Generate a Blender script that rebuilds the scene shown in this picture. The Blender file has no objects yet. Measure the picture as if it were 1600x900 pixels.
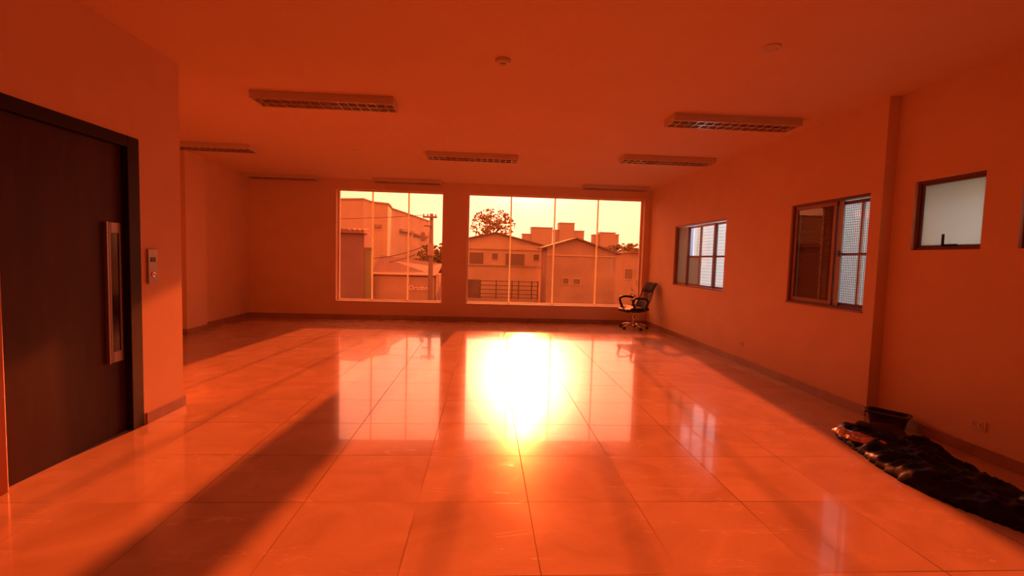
import bpy, bmesh, math, random
from mathutils import Vector, Matrix, noise
random.seed(7)
C = bpy.context.scene.collection
SC = bpy.context.scene
PI = math.pi

# ------------------------------------------------------------------ camera
F, PITCH, YAW, ROLL = 733.36, 0.0629, 0.05926, 0.0289
cam_data = bpy.data.cameras.new('camera'); cam = bpy.data.objects.new('camera', cam_data); C.objects.link(cam)
cam_data.sensor_fit = 'HORIZONTAL'; cam_data.sensor_width = 36; cam_data.lens = F / 1600 * 36
cam_data.clip_start = .05; cam_data.clip_end = 2000
fw = Vector((math.sin(YAW)*math.cos(PITCH), math.cos(YAW)*math.cos(PITCH), -math.sin(PITCH)))
r0 = Vector((math.cos(YAW), -math.sin(YAW), 0)); u0 = r0.cross(fw)
rr = math.cos(ROLL)*r0 + math.sin(ROLL)*u0; uu = -math.sin(ROLL)*r0 + math.cos(ROLL)*u0
cam.matrix_world = Matrix(((rr.x, uu.x, -fw.x, 0), (rr.y, uu.y, -fw.y, 0), (rr.z, uu.z, -fw.z, 1.33), (0, 0, 0, 1)))
SC.camera = cam

# ------------------------------------------------------------------ view, sun, sky
SC.view_settings.view_transform = 'Standard'; SC.view_settings.look = 'None'
SC.view_settings.gamma = 1; SC.view_settings.use_curve_mapping = False
SC.view_settings.exposure = 0.0
SC.cycles.diffuse_bounces = 7; SC.cycles.glossy_bounces = 5; SC.cycles.transparent_max_bounces = 16
SC.cycles.max_bounces = 12; SC.cycles.sample_clamp_indirect = 6; SC.cycles.blur_glossy = 0.3

SUN_AZ, SUN_EL = math.radians(5.1), math.radians(15.0)
SUND = Vector((math.sin(SUN_AZ)*math.cos(SUN_EL), math.cos(SUN_AZ)*math.cos(SUN_EL), math.sin(SUN_EL)))
sl = bpy.data.lights.new('sun', 'SUN'); sun = bpy.data.objects.new('sun', sl); C.objects.link(sun)
sl.energy = 13; sl.color = (1, .92, .66); sl.angle = math.radians(1.1)
sun.rotation_euler = SUND.to_track_quat('Z', 'Y').to_euler()

AMBIENT = (2.2, 2.7, 3.3)      # sky away from the sun
FRONT = (3.0, 7.6, 21.0)        # bright sky around the low sun
AUREOLE = (90, 160, 320)         # glow close to the sun
w = bpy.data.worlds.new('sky'); SC.world = w; w.use_nodes = True
nt = w.node_tree; nt.nodes.clear(); N = nt.nodes.new; K = nt.links.new
tc = N('ShaderNodeTexCoord')
def vdot(vec):
    d = N('ShaderNodeVectorMath'); d.operation = 'DOT_PRODUCT'; d.inputs[1].default_value = vec
    K(tc.outputs['Generated'], d.inputs[0]); return d.outputs['Value']
def mth(op, a, b=None, clamp=False):
    m = N('ShaderNodeMath'); m.operation = op; m.use_clamp = clamp
    for i, v in enumerate((a, b)):
        if v is None: continue
        if isinstance(v, (int, float)): m.inputs[i].default_value = v
        else: K(v, m.inputs[i])
    return m.outputs[0]
def col(c, k):
    m = N('ShaderNodeVectorMath'); m.operation = 'SCALE'; m.inputs[0].default_value = c; K(k, m.inputs['Scale']); return m.outputs[0]
def vadd(a, b):
    m = N('ShaderNodeVectorMath'); m.operation = 'ADD'; K(a, m.inputs[0]); K(b, m.inputs[1]); return m.outputs[0]
dp = mth('MAXIMUM', vdot(SUND), 0.0)
up = vdot((0, 0, 1))
above = mth('ADD', mth('MULTIPLY', mth('ADD', mth('MULTIPLY', up, 14.0), 0.6, True), .92), .08)
total = vadd(vadd(col(AMBIENT, above), col(FRONT, mth('MULTIPLY', mth('POWER', dp, 5.0), above))),
             col(AUREOLE, mth('MULTIPLY', mth('POWER', dp, 330.0), above)))
bg = N('ShaderNodeBackground'); K(total, bg.inputs['Color']); ow = N('ShaderNodeOutputWorld'); K(bg.outputs[0], ow.inputs[0])

# ------------------------------------------------------------------ materials
def mat(name, colr, rough=.6, metal=0., spec=.5, nscale=0, namt=0., bump=0., coat=0., stretch=None):
    m = bpy.data.materials.new(name); m.use_nodes = True; t = m.node_tree; b = t.nodes['Principled BSDF']
    b.inputs['Base Color'].default_value = (*colr, 1); b.inputs['Roughness'].default_value = rough
    b.inputs['Metallic'].default_value = metal; b.inputs['Specular IOR Level'].default_value = spec
    b.inputs['Coat Weight'].default_value = coat
    if nscale:
        co = t.nodes.new('ShaderNodeTexCoord'); mp = t.nodes.new('ShaderNodeMapping')
        if stretch: mp.inputs['Scale'].default_value = stretch
        n = t.nodes.new('ShaderNodeTexNoise'); n.inputs['Scale'].default_value = nscale; n.inputs['Detail'].default_value = 5
        t.links.new(co.outputs['Object'], mp.inputs[0]); t.links.new(mp.outputs[0], n.inputs['Vector'])
        rp = t.nodes.new('ShaderNodeValToRGB')
        rp.color_ramp.elements[0].position = .3; rp.color_ramp.elements[1].position = .7
        rp.color_ramp.elements[0].color = (*[max(0, c*(1-namt)) for c in colr], 1)
        rp.color_ramp.elements[1].color = (*[min(1, c*(1+namt)) for c in colr], 1)
        t.links.new(n.outputs['Fac'], rp.inputs[0]); t.links.new(rp.outputs[0], b.inputs['Base Color'])
        if bump:
            bp = t.nodes.new('ShaderNodeBump'); bp.inputs['Strength'].default_value = bump; bp.inputs['Distance'].default_value = .01
            t.links.new(n.outputs['Fac'], bp.inputs['Height']); t.links.new(bp.outputs[0], b.inputs['Normal'])
    return m
def glassmat(name, tint, gloss=.06, rough=0.0, frost=0.0, frostcol=(.8, .8, .8)):
    m = bpy.data.materials.new(name); m.use_nodes = True; t = m.node_tree; t.nodes.clear(); n = t.nodes.new; k = t.links.new
    tr = n('ShaderNodeBsdfTransparent'); tr.inputs[0].default_value = (*tint, 1)
    gl = n('ShaderNodeBsdfGlossy'); gl.inputs['Roughness'].default_value = rough; gl.inputs[0].default_value = (1, 1, 1, 1)
    # reflectance of a thin pane, the same from both of its faces
    ge = n('ShaderNodeNewGeometry'); dt = n('ShaderNodeVectorMath'); dt.operation = 'DOT_PRODUCT'; k(ge.outputs['Normal'], dt.inputs[0]); k(ge.outputs['Incoming'], dt.inputs[1])
    ab = n('ShaderNodeMath'); ab.operation = 'ABSOLUTE'; k(dt.outputs['Value'], ab.inputs[0])
    iv = n('ShaderNodeMath'); iv.operation = 'SUBTRACT'; iv.inputs[0].default_value = 1; k(ab.outputs[0], iv.inputs[1])
    pw = n('ShaderNodeMath'); pw.operation = 'POWER'; k(iv.outputs[0], pw.inputs[0]); pw.inputs[1].default_value = 5
    fr = n('ShaderNodeMath'); fr.operation = 'MULTIPLY_ADD'; k(pw.outputs[0], fr.inputs[0]); fr.inputs[1].default_value = .96; fr.inputs[2].default_value = .04
    base = tr.outputs[0]
    if frost:
        tl = n('ShaderNodeBsdfTranslucent'); tl.inputs[0].default_value = (*frostcol, 1)
        mx = n('ShaderNodeMixShader'); mx.inputs[0].default_value = frost; k(tr.outputs[0], mx.inputs[1]); k(tl.outputs[0], mx.inputs[2]); base = mx.outputs[0]
    mf = n('ShaderNodeMath'); mf.operation = 'MULTIPLY'; mf.inputs[1].default_value = gloss; k(fr.outputs[0], mf.inputs[0])
    mx = n('ShaderNodeMixShader'); k(mf.outputs[0], mx.inputs[0]); k(base, mx.inputs[1]); k(gl.outputs[0], mx.inputs[2])
    o = n('ShaderNodeOutputMaterial'); k(mx.outputs[0], o.inputs[0]); return m

M = {}
M['wall'] = mat('wall paint', (.75, .58, .40), .75, nscale=3, namt=.03, spec=.25)
M['ceil'] = mat('ceiling paint', (.72, .56, .39), .85, nscale=2, namt=.02, spec=.2)
M['base'] = mat('baseboard porcelain', (.36, .24, .17), .25, nscale=6, namt=.12)
M['white'] = mat('white lacquer', (.62, .55, .48), .4)
M['alu'] = mat('white aluminium', (.78, .74, .70), .7, spec=.2, nscale=20, namt=.03)
M['bronze'] = mat('dark window metal', (.16, .09, .075), .35, metal=.2)
M['bronze2'] = mat('brown window metal', (.30, .19, .16), .35, metal=.2)
M['steel'] = mat('brushed steel', (.34, .31, .29), .38, metal=.6, nscale=30, namt=.08, stretch=(1, 1, .05))
M['chrome'] = mat('chrome', (.75, .72, .7), .15, metal=1)
M['door'] = mat('dark painted lift door', (.045, .016, .010), .5, nscale=3, namt=.3, stretch=(3, 3, .5), spec=.3)
M['doorframe'] = mat('dark lift frame', (.018, .009, .007), .5, spec=.2)
M['jamb'] = mat('red brown lift jamb', (.42, .17, .1), .28, metal=.5)
M['blackglass'] = mat('black glass', (.01, .01, .01), .08)
M['black'] = mat('black plastic', (.02, .017, .016), .45, nscale=30, namt=.2)
M['fabric'] = mat('black chair fabric', (.025, .02, .02), .8, nscale=120, namt=.4, bump=.3)
M['leather'] = mat('black seat leather', (.03, .022, .02), .6, nscale=40, namt=.2, spec=.2)
M['tarp'] = mat('black plastic sheeting', (.008, .007, .006), .33, nscale=14, namt=.5, bump=.5, spec=.13)
M['tub'] = mat('dark plastic tub', (.045, .035, .032), .35, nscale=10, namt=.3)
M['rag'] = mat('dull red brown cloth', (.06, .03, .022), .7, nscale=15, namt=.4, bump=.4)
M['wrap'] = mat('crumpled shiny film', (.55, .28, .12), .16, nscale=16, namt=.4, bump=1.0, coat=.5, metal=.5)
M['socket'] = mat('socket plastic', (.72, .6, .5), .35)
M['dark'] = mat('dark holes', (.02, .015, .012), .6)
M['plaster'] = mat('painted render', (.64, .58, .50), .9, nscale=.6, namt=.12)  # building renders are lightened to stand in for outdoor haze
M['plaster2'] = mat('pale render', (.62, .56, .48), .9, nscale=.8, namt=.1)
M['plasterd'] = mat('grey render', (.46, .40, .35), .9, nscale=.7, namt=.15)
M['shade'] = mat('dark shopfront', (.25, .20, .19), .8, nscale=1.2, namt=.3)  # tone raised, with the haze put into the colour
M['plum'] = mat('dull plum wall', (.30, .22, .24), .9, nscale=1.0, namt=.15)
M['green'] = mat('greenish column', (.30, .32, .22), .9, nscale=1.0, namt=.1)
M['roof'] = mat('clay roof tiles', (.38, .25, .2), .85, nscale=6, namt=.25, stretch=(6, 1, 1))
M['roofd'] = mat('dark roof sheets', (.27, .2, .18), .8, nscale=4, namt=.2, stretch=(5, 1, 1))
M['tower'] = mat('tower concrete', (.55, .50, .46), .9, nscale=.2, namt=.06)
M['asphalt'] = mat('asphalt', (.20, .18, .17), .9, nscale=.5, namt=.2)
M['leaf'] = mat('foliage', (.30, .27, .14), .8, nscale=2, namt=.4)  # leaf colour lightened as if seen through haze
M['bark'] = mat('bark', (.14, .1, .07), .9)
M['pole'] = mat('concrete pole', (.34, .29, .27), .9)
M['wire'] = mat('cable', (.17, .14, .13), .7)  # cable and rail tone lifted to imitate haze
M['pane'] = mat('house window glass', (.24, .21, .19), .4)  # glass colour paled in place of hazy air
M['signwhite'] = mat('sign letters', (.98, .97, .95), .5)
M['neigh'] = mat('white neighbour wall', (.56, .42, .29), .85, nscale=1.5, namt=.05)
M['slat'] = mat('closed brown shutter', (.20, .10, .07), .5)
M['mesh'] = mat('screen wire', (.07, .055, .05), .6)

def silicone():
    m = bpy.data.materials.new('translucent glazing joint'); m.use_nodes = True; t = m.node_tree; b = t.nodes['Principled BSDF']; b.inputs['Base Color'].default_value = (.8, .7, .6, 1)
    tl = t.nodes.new('ShaderNodeBsdfTranslucent'); tl.inputs[0].default_value = (.24, .13, .05, 1); ad = t.nodes.new('ShaderNodeAddShader')
    t.links.new(b.outputs[0], ad.inputs[0]); t.links.new(tl.outputs[0], ad.inputs[1]); t.links.new(ad.outputs[0], t.nodes['Material Output'].inputs[0]); return m
M['joint'] = silicone()
TINT = (.97, .35, .16)    # per glass face
M['film'] = glassmat('orange film glass', TINT, .4)
M['clear'] = glassmat('clear glass', (.92, .92, .9), 1.0)
M['frost'] = glassmat('frosted glass', (.5, .5, .5), .8, .15, frost=.85, frostcol=(.68, .60, .50))
M['matt'] = glassmat('matt grey glass', (.30, .20, .14), .6, .2, frost=.7, frostcol=(.6, .36, .24))
# mesh fabric of the chair back: see-through weave
M['net'] = glassmat('chair net', (.62, .58, .55), .3, .4, frost=.35, frostcol=(.3, .25, .22))

def floor_material():
    m = bpy.data.materials.new('polished porcelain tiles'); m.use_nodes = True; t = m.node_tree; b = t.nodes['Principled BSDF']
    n = t.nodes.new; k = t.links.new
    co = n('ShaderNodeTexCoord'); sp = n('ShaderNodeSeparateXYZ'); k(co.outputs['Object'], sp.inputs[0])
    def M2(op, a, b_=None, c=None):
        x = n('ShaderNodeMath'); x.operation = op
        for i, v in enumerate((a, b_, c)):
            if v is None: continue
            if isinstance(v, (int, float)): x.inputs[i].default_value = v
            else: k(v, x.inputs[i])
        return x.outputs[0]
    def grout(axis, off):
        q = M2('DIVIDE', M2('SUBTRACT', axis, off), .6)
        f = M2('FRACT', q); d = M2('MINIMUM', f, M2('SUBTRACT', 1.0, f))
        return d, M2('FLOOR', q)
    dx, ix = grout(sp.outputs[0], .27); dy, iy = grout(sp.outputs[1], 1.885)
    d = M2('MINIMUM', dx, dy)
    g = M2('LESS_THAN', d, .0042)
    cm = n('ShaderNodeCombineXYZ'); k(ix, cm.inputs[0]); k(iy, cm.inputs[1])
    wn = n('ShaderNodeTexWhiteNoise'); wn.noise_dimensions = '3D'; k(cm.outputs[0], wn.inputs['Vector'])
    # marble clouding, shifted per tile
    ad = n('ShaderNodeVectorMath'); ad.operation = 'MULTIPLY_ADD'; k(wn.outputs['Color'], ad.inputs[0]); ad.inputs[1].default_value = (9, 9, 9); k(co.outputs['Object'], ad.inputs[2])
    n1 = n('ShaderNodeTexNoise'); n1.inputs['Scale'].default_value = 2.2; n1.inputs['Detail'].default_value = 7; n1.inputs['Distortion'].default_value = 1.2; k(ad.outputs[0], n1.inputs['Vector'])
    rp = n('ShaderNodeValToRGB'); rp.color_ramp.elements[0].position = .3; rp.color_ramp.elements[0].color = (.47, .33, .22, 1)
    rp.color_ramp.elements[1].position = .72; rp.color_ramp.elements[1].color = (.60, .45, .33, 1); k(n1.outputs['Fac'], rp.inputs[0])
    hs = n('ShaderNodeHueSaturation'); k(rp.outputs[0], hs.inputs['Color']); k(M2('MULTIPLY_ADD', wn.outputs['Value'], .09, .955), hs.inputs['Value'])
    # pale mop streaks and scuffs
    mp = n('ShaderNodeMapping'); mp.inputs['Rotation'].default_value = (0, 0, .9); mp.inputs['Scale'].default_value = (.5, 3.2, 1); k(co.outputs['Object'], mp.inputs[0])
    n2 = n('ShaderNodeTexNoise'); n2.inputs['Scale'].default_value = 1.1; n2.inputs['Detail'].default_value = 4; n2.inputs['Distortion'].default_value = 2.5; k(mp.outputs[0], n2.inputs['Vector'])
    st = M2('MINIMUM', M2('MULTIPLY', M2('MAXIMUM', M2('SUBTRACT', .007, M2('ABSOLUTE', M2('SUBTRACT', n2.outputs['Fac'], .58))), 0.0), 200.0), 1.0)
    n3 = n('ShaderNodeTexNoise'); n3.inputs['Scale'].default_value = 1.3; n3.inputs['Detail'].default_value = 2; k(co.outputs['Object'], n3.inputs['Vector'])
    stm = M2('MULTIPLY', st, M2('MULTIPLY', M2('GREATER_THAN', n3.outputs['Fac'], .5), .38))
    mx = n('ShaderNodeMix'); mx.data_type = 'RGBA'; k(stm, mx.inputs['Factor']); k(hs.outputs[0], mx.inputs['A']); mx.inputs['B'].default_value = (.8, .68, .58, 1)
    mg = n('ShaderNodeMix'); mg.data_type = 'RGBA'; n5 = n('ShaderNodeTexNoise'); n5.inputs['Scale'].default_value = .9; k(co.outputs['Object'], n5.inputs['Vector']); gv = M2('MULTIPLY', g, M2('MINIMUM', M2('MAXIMUM', M2('MULTIPLY_ADD', n5.outputs['Fac'], 4.0, -1.45), .15), .85)); k(gv, mg.inputs['Factor']); k(mx.outputs['Result'], mg.inputs['A']); mg.inputs['B'].default_value = (.09, .055, .035, 1)
    k(mg.outputs['Result'], b.inputs['Base Color'])
    n4 = n('ShaderNodeTexNoise'); n4.inputs['Scale'].default_value = 2.4; n4.inputs['Detail'].default_value = 5; k(co.outputs['Object'], n4.inputs['Vector'])
    cr = M2('MULTIPLY_ADD', n4.outputs['Fac'], .025, .008); k(cr, b.inputs['Coat Roughness']); ng = M2('SUBTRACT', 1.0, g); k(M2('MULTIPLY', ng, .42), b.inputs['Coat Weight']); k(M2('MULTIPLY', ng, .35), b.inputs['Specular IOR Level'])
    ro = M2('MULTIPLY_ADD', n4.outputs['Fac'], .08, .11); ro = M2('ADD', ro, M2('MULTIPLY', stm, .2))
    k(ro, b.inputs['Roughness']); return m
M['floor'] = floor_material()

# ------------------------------------------------------------------ mesh helpers
class MB:
    def __init__(s): s.bm = bmesh.new()
    def box(s, x0, x1, y0, y1, z0, z1, mtx=None):
        P = [(x, y, z) for x in (x0, x1) for y in (y0, y1) for z in (z0, z1)]
        v = [s.bm.verts.new(mtx @ Vector(p) if mtx else p) for p in P]
        for f in ((0, 1, 3, 2), (4, 6, 7, 5), (0, 4, 5, 1), (2, 3, 7, 6), (0, 2, 6, 4), (1, 5, 7, 3)):
            s.bm.faces.new([v[i] for i in f])
        return s
    def prism(s, pts, axis, a, b):
        # pts: 2-D outline, extruded along axis from a to b
        def P(p, t):
            return {'x': (t, p[0], p[1]), 'y': (p[0], t, p[1]), 'z': (p[0], p[1], t)}[axis]
        va = [s.bm.verts.new(P(p, a)) for p in pts]; vb = [s.bm.verts.new(P(p, b)) for p in pts]
        n = len(pts); s.bm.faces.new(va); s.bm.faces.new(vb[::-1])
        for i in range(n): s.bm.faces.new((va[i], vb[i], vb[(i+1) % n], va[(i+1) % n]))
        return s
    def tube(s, pts, r, n=10, closed=False, flat=1.0):
        pts = [Vector(p) for p in pts]; rings = []; m = len(pts)
        rs = r if isinstance(r, (list, tuple)) else [r]*m
        prev = None
        for i, p in enumerate(pts):
            a = pts[i-1] if (i or closed) else p; b = pts[(i+1) % m] if (i < m-1 or closed) else p
            t = (b-a).normalized()
            if prev is None: x = t.orthogonal().normalized() if abs(t.z) > .9 else t.cross(Vector((0, 0, 1))).normalized()
            else: x = (prev - t*prev.dot(t)).normalized()
            prev = x; y = t.cross(x)
            rings.append([s.bm.verts.new(p + rs[i]*(math.cos(2*PI*j/n)*x + flat*math.sin(2*PI*j/n)*y)) for j in range(n)])
        for i in range(m if closed else m-1):
            A, B = rings[i], rings[(i+1) % m]
            for j in range(n): s.bm.faces.new((A[j], A[(j+1) % n], B[(j+1) % n], B[j]))
        if not closed: s.bm.faces.new(rings[0][::-1]); s.bm.faces.new(rings[-1])
        return s
    def lathe(s, prof, cx=0, cy=0, n=32):
        rings = [[s.bm.verts.new((cx+r*math.cos(2*PI*j/n), cy+r*math.sin(2*PI*j/n), z)) for j in range(n)] for r, z in prof]
        for A, B in zip(rings, rings[1:]):
            for j in range(n): s.bm.faces.new((A[j], A[(j+1) % n], B[(j+1) % n], B[j]))
        s.bm.faces.new(rings[0][::-1]); s.bm.faces.new(rings[-1]); return s
    def ball(s, c, r, sc=(1, 1, 1), sub=2, amp=0, freq=2):
        g = bmesh.ops.create_icosphere(s.bm, subdivisions=sub, radius=1)['verts']
        for v in g:
            q = v.co.copy(); k = 1 + amp*noise.noise(q*freq + Vector(c)*3)
            v.co = Vector((c[0]+q.x*r*sc[0]*k, c[1]+q.y*r*sc[1]*k, c[2]+q.z*r*sc[2]*k))
        return s
    def build(s, name, m, parent=None, smooth=False, bevel=0, seg=2, loc=None, label=None):
        bmesh.ops.recalc_face_normals(s.bm, faces=s.bm.faces)
        me = bpy.data.meshes.new(name); s.bm.to_mesh(me); s.bm.free(); me.materials.append(m)
        if smooth:
            for p in me.polygons: p.use_smooth = True
        o = bpy.data.objects.new(name, me); C.objects.link(o)
        if parent: o.parent = parent
        if loc: o.location = loc
        if bevel:
            b = o.modifiers.new('bevel', 'BEVEL'); b.width = bevel; b.segments = seg; b.limit_method = 'ANGLE'; b.angle_limit = .6
        if label: o['label'] = label
        return o
def tag(o, label=None, cat=None, group=None, kind=None):
    if label: o['label'] = label
    if cat: o['category'] = cat
    if group: o['group'] = group
    if kind: o['kind'] = kind
    return o
def empty(name, loc=(0, 0, 0), rz=0):
    o = bpy.data.objects.new(name, None); C.objects.link(o); o.location = loc; o.rotation_euler = (0, 0, rz)
    o.empty_display_size = .1; return o
def struct(name, mb, m, bevel=0):
    return tag(mb.build(name, m, bevel=bevel), kind='structure')
def copy_tree(o, parent=None):
    c = o.copy(); C.objects.link(c)
    if parent: c.parent = parent
    for ch in list(o.children): copy_tree(ch, c)
    return c

# ------------------------------------------------------------------ room shell
H = 2.83; XR = 3.47; XQ = 3.575; XN = -2.53; XF = -4.75; YF = 9.77; YO = 9.99; YB = -7.0; YC = 4.08; YR = 3.97
struct('floor', MB().box(XF-.3, XQ+.3, YB-.3, YO, -.2, 0), M['floor'])
struct('ceiling', MB().box(XF-.3, XQ+.3, YB-.3, YO, H, H+.25), M['ceil'])
W1 = (-3.03, -.87, .36, 2.64); W2 = (-.38, 3.33, .36, 2.64)
mb = MB()
mb.box(XF-.3, W1[0], YF, YO, 0, H); mb.box(W1[1], W2[0], YF, YO, 0, H); mb.box(W2[1], XQ+.3, YF, YO, 0, H)
for W in (W1, W2): mb.box(W[0], W[1], YF, YO, 0, W[2]); mb.box(W[0], W[1], YF, YO, W[3], H)
struct('wall_back', mb, M['wall'])
WA = (6.64, 8.47, .93, 2.005); WB = (4.10, 5.19, .93, 2.02)
def wall_x(name, x0, x1, ya, yb, holes, m):
    mb = MB(); y = ya
    for (a, b, z0, z1) in sorted(holes):
        mb.box(x0, x1, y, a, 0, H); mb.box(x0, x1, a, b, 0, z0); mb.box(x0, x1, a, b, z1, H); y = b
    mb.box(x0, x1, y, yb, 0, H); return struct(name, mb, m)
wall_x('wall_right', XR, XR+.2, YR, YF, [WA, WB], M['wall'])
WC = (3.21, 3.77, 1.495, 2.065); WD = (2.42, 2.97, 1.495, 2.065)
wall_x('wall_right_recess', XQ, XQ+.2, YB, YR, [WC, WD], M['wall'])
DY0, DY1, DH = 2.56, 3.60, 2.10
mb = MB(); mb.box(XN-.2, XN, YB, DY0, 0, H); mb.box(XN-.2, XN, DY1, YC, 0, H); mb.box(XN-.2, XN, DY0, DY1, DH, H)
mb.box(XF-.3, XN-.2, YC-.2, YC, 0, H)
struct('wall_left', mb, M['wall'])
mb = MB(); mb.box(XF-.3, XF, YC, YF, 0, H); mb.box(XF, XF+.14, 7.55, 8.08, 0, H)
struct('wall_left_far', mb, M['wall'])
struct('wall_behind', MB().box(XN-.2, XQ+.3, YB-.3, YB, 0, H), M['base'])  # unseen wall, set far back and dark to cut light bounced into the room
bh, bt = .085, .014
struct('baseboard_back', MB().box(XF+.001, XR-.001, YF-bt, YF, 0, bh), M['base'], .002)
struct('baseboard_right', MB().box(XR-bt, XR, YR+.001, YF-bt-.001, 0, bh), M['base'], .002)
struct('baseboard_right_recess', MB().box(XQ-bt, XQ, YB, YR-.001, 0, bh), M['base'], .002)
mb = MB(); mb.box(XN, XN+bt, DY1+.03, YC+bt, 0, bh); mb.box(XN-2.2, XN-.001, YC, YC+bt, 0, bh)
struct('baseboard_left', mb, M['base'], .002)
mb = MB(); mb.box(XF, XF+bt, YC+bt+.001, 7.54, 0, bh); mb.box(XF+.14, XF+.14+bt, 7.55, 8.08, 0, bh); mb.box(XF, XF+.14+bt, 7.55-bt, 7.55, 0, bh)
mb.box(XF, XF+.14+bt, 8.08, 8.08+bt, 0, bh); mb.box(XF, XF+bt, 8.095, YF-bt-.001, 0, bh)
struct('baseboard_left_far', mb, M['base'], .002)

# ------------------------------------------------------------------ big front windows
def front_window(name, W, mull):
    e = tag(empty(name, ((W[0]+W[1])/2, 9.93, W[2])), kind='structure'); ox, oy, oz = e.location
    def B(*a): return MB().box(a[0]-ox, a[1]-ox, a[2]-oy, a[3]-oy, a[4]-oz, a[5]-oz)
    x0, x1, z0, z1 = W; t = .032
    mb = B(x0, x0+t, 9.90, 9.96, z0, z1)
    for a in ((x1-t, x1, 9.90, 9.96, z0, z1), (x0+t, x1-t, 9.90, 9.96, z0, z0+t), (x0+t, x1-t, 9.90, 9.96, z1-t*.7, z1)):
        mb.box(a[0]-ox, a[1]-ox, a[2]-oy, a[3]-oy, a[4]-oz, a[5]-oz)
    mb.build('window_frame', M['alu'], e, bevel=.003)
    xs = [x0+t] + mull + [x1-t]
    for m in mull: B(m-.015, m+.015, 9.925, 9.939, z0+t, z1-t*.7).build('mullion', M['joint'], e)
    for i in range(len(xs)-1):
        a = xs[i] + (.015 if i else 0); b = xs[i+1] - (.015 if i < len(xs)-2 else 0)
        B(a, b, 9.93, 9.934, z0+t, z1-t*.7).build('glass_pane', M['film'], e)
    mb = MB(); mb.box(x0-ox, x1-ox, YF-.004-oy, 9.90-oy, .001-.0, .012); mb.build('window_sill', M['alu'], e, bevel=.002)
front_window('window_1', W1, [-2.336, -1.60])
front_window('window_2', W2, [.525, 1.45, 2.371])

# ------------------------------------------------------------------ right-hand windows
def framebox(e, x0, x1, y0, y1, z0, z1, t, name, m, bev=.002):
    """rectangular ring in the y-z plane"""
    o = e.location; mb = MB()
    for a in ((y0, y0+t, z0, z1), (y1-t, y1, z0, z1), (y0+t, y1-t, z0, z0+t), (y0+t, y1-t, z1-t, z1)):
        mb.box(x0-o.x, x1-o.x, a[0]-o.y, a[1]-o.y, a[2]-o.z, a[3]-o.z)
    return mb.build(name, m, e, bevel=bev)
def bx(e, x0, x1, y0, y1, z0, z1, name, m, parent=None, bev=0):
    o = e.location
    return MB().box(x0-o.x, x1-o.x, y0-o.y, y1-o.y, z0-o.z, z1-o.z).build(name, m, parent or e, bevel=bev)
# window_3: four sashes with a middle rail
e = tag(empty('window_3', (XR+.1, (WA[0]+WA[1])/2, WA[2])), kind='structure')
framebox(e, XR+.02, XR+.10, *WA, .025, 'window_frame', M['bronze2'])
y0, y1, z0, z1 = WA[0]+.025, WA[1]-.025, WA[2]+.025, WA[3]-.025
sash = [(8.02, y1, .050, 'matt'), (7.555, 8.03, .072, 'clear'), (7.07, 7.565, .050, 'clear'), (y0, 7.08, .072, 'clear')]
for i, (a, b, dx, gm) in enumerate(sash):
    s = framebox(e, XR+dx, XR+dx+.02, a, b, z0, z1-.01, .034, 'sash', M['bronze2'])
    o = e.location
    if i: bx(e, XR+dx+.002, XR+dx+.018, a+.034, b-.034, 1.435, 1.465, 'middle_rail', M['bronze'], s)
    if i == 1:
        bx(e, XR+dx+.008, XR+dx+.012, a+.034, b-.034, 1.465, z1-.044, 'glass_pane', M['clear'], s)
        bx(e, XR+dx+.008, XR+dx+.012, a+.034, b-.034, z0+.034, 1.435, 'glass_pane', M['matt'], s)
    else:
        bx(e, XR+dx+.008, XR+dx+.012, a+.034, b-.034, z0+.034, z1-.044, 'glass_pane', M[gm], s)
# window_4: glazed shutter half and barred half with insect screen
e = tag(empty('window_4', (XR+.1, (WB[0]+WB[1])/2, WB[2])), kind='structure'); o = e.location
framebox(e, XR+.02, XR+.10, *WB, .025, 'window_frame', M['bronze'])
y0, y1, z0, z1 = WB[0]+.025, WB[1]-.025, WB[2]+.025, WB[3]-.025
s = framebox(e, XR+.030, XR+.05, 4.54, y1, z0, z1, .04, 'sash', M['bronze2'])
bx(e, XR+.036, XR+.040, 4.58, y1-.04, z0+.04, z1-.04, 'glass_pane', M['clear'], s)
mb = MB(); z = z0+.02
while z < z1-.02:
    mb.box(.0, .022, -.27, .27, 0, .003, Matrix.Translation((XR+.085-o.x-.01, (4.55+y1)/2-o.y, z-o.z)) @ Matrix.Rotation(-.9, 4, 'Y')); z += .019
mb.box(XR+.094-o.x, XR+.098-o.x, 4.55-o.y, y1-.005-o.y, z0-o.z, z1-o.z)
mb.build('shutter_slats', M['slat'], e)
s = framebox(e, XR+.058, XR+.078, y0, 4.60, z0, z1-.012, .032, 'sash', M['bronze'])
bx(e, XR+.058, XR+.078, 4.238, 4.262, z0+.03, z1-.04, 'glazing_bar', M['bronze2'], s)
for (a, b) in ((y0+.032, 4.238), (4.262, 4.568)): bx(e, XR+.060, XR+.076, a, b, 1.455, 1.478, 'glazing_bar', M['bronze'], s)
bx(e, XR+.066, XR+.069, y0+.032, 4.568, z0+.032, z1-.044, 'glass_pane', M['clear'], s)
bx(e, XR+.028, XR+.058, 4.475, 4.50, 1.44, 1.50, 'latch', M['bronze'], e, .003)
bx(e, XR+.044, XR+.058, 4.465, 4.53, z0, z1, 'interlock_stile', M['steel'], e)
mb = MB(); st = .0235
y = y0
while y < 4.60: mb.box(XR+.110-o.x, XR+.112-o.x, y-.002-o.y, y+.002-o.y, z0-.02-o.z, z1+.02-o.z); y += st
z = z0-.02
while z < z1+.02: mb.box(XR+.112-o.x, XR+.114-o.x, y0-.02-o.y, 4.60-o.y, z-.002-o.z, z+.002-o.z); z += st
mb.build('insect_screen', M['mesh'], e)
bx(e, XR-.008, XR+.02, WB[0]-.01, WB[1]+.01, WB[2]-.012, WB[2]+.004, 'window_sill', M['base'], e, .002)
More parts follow.
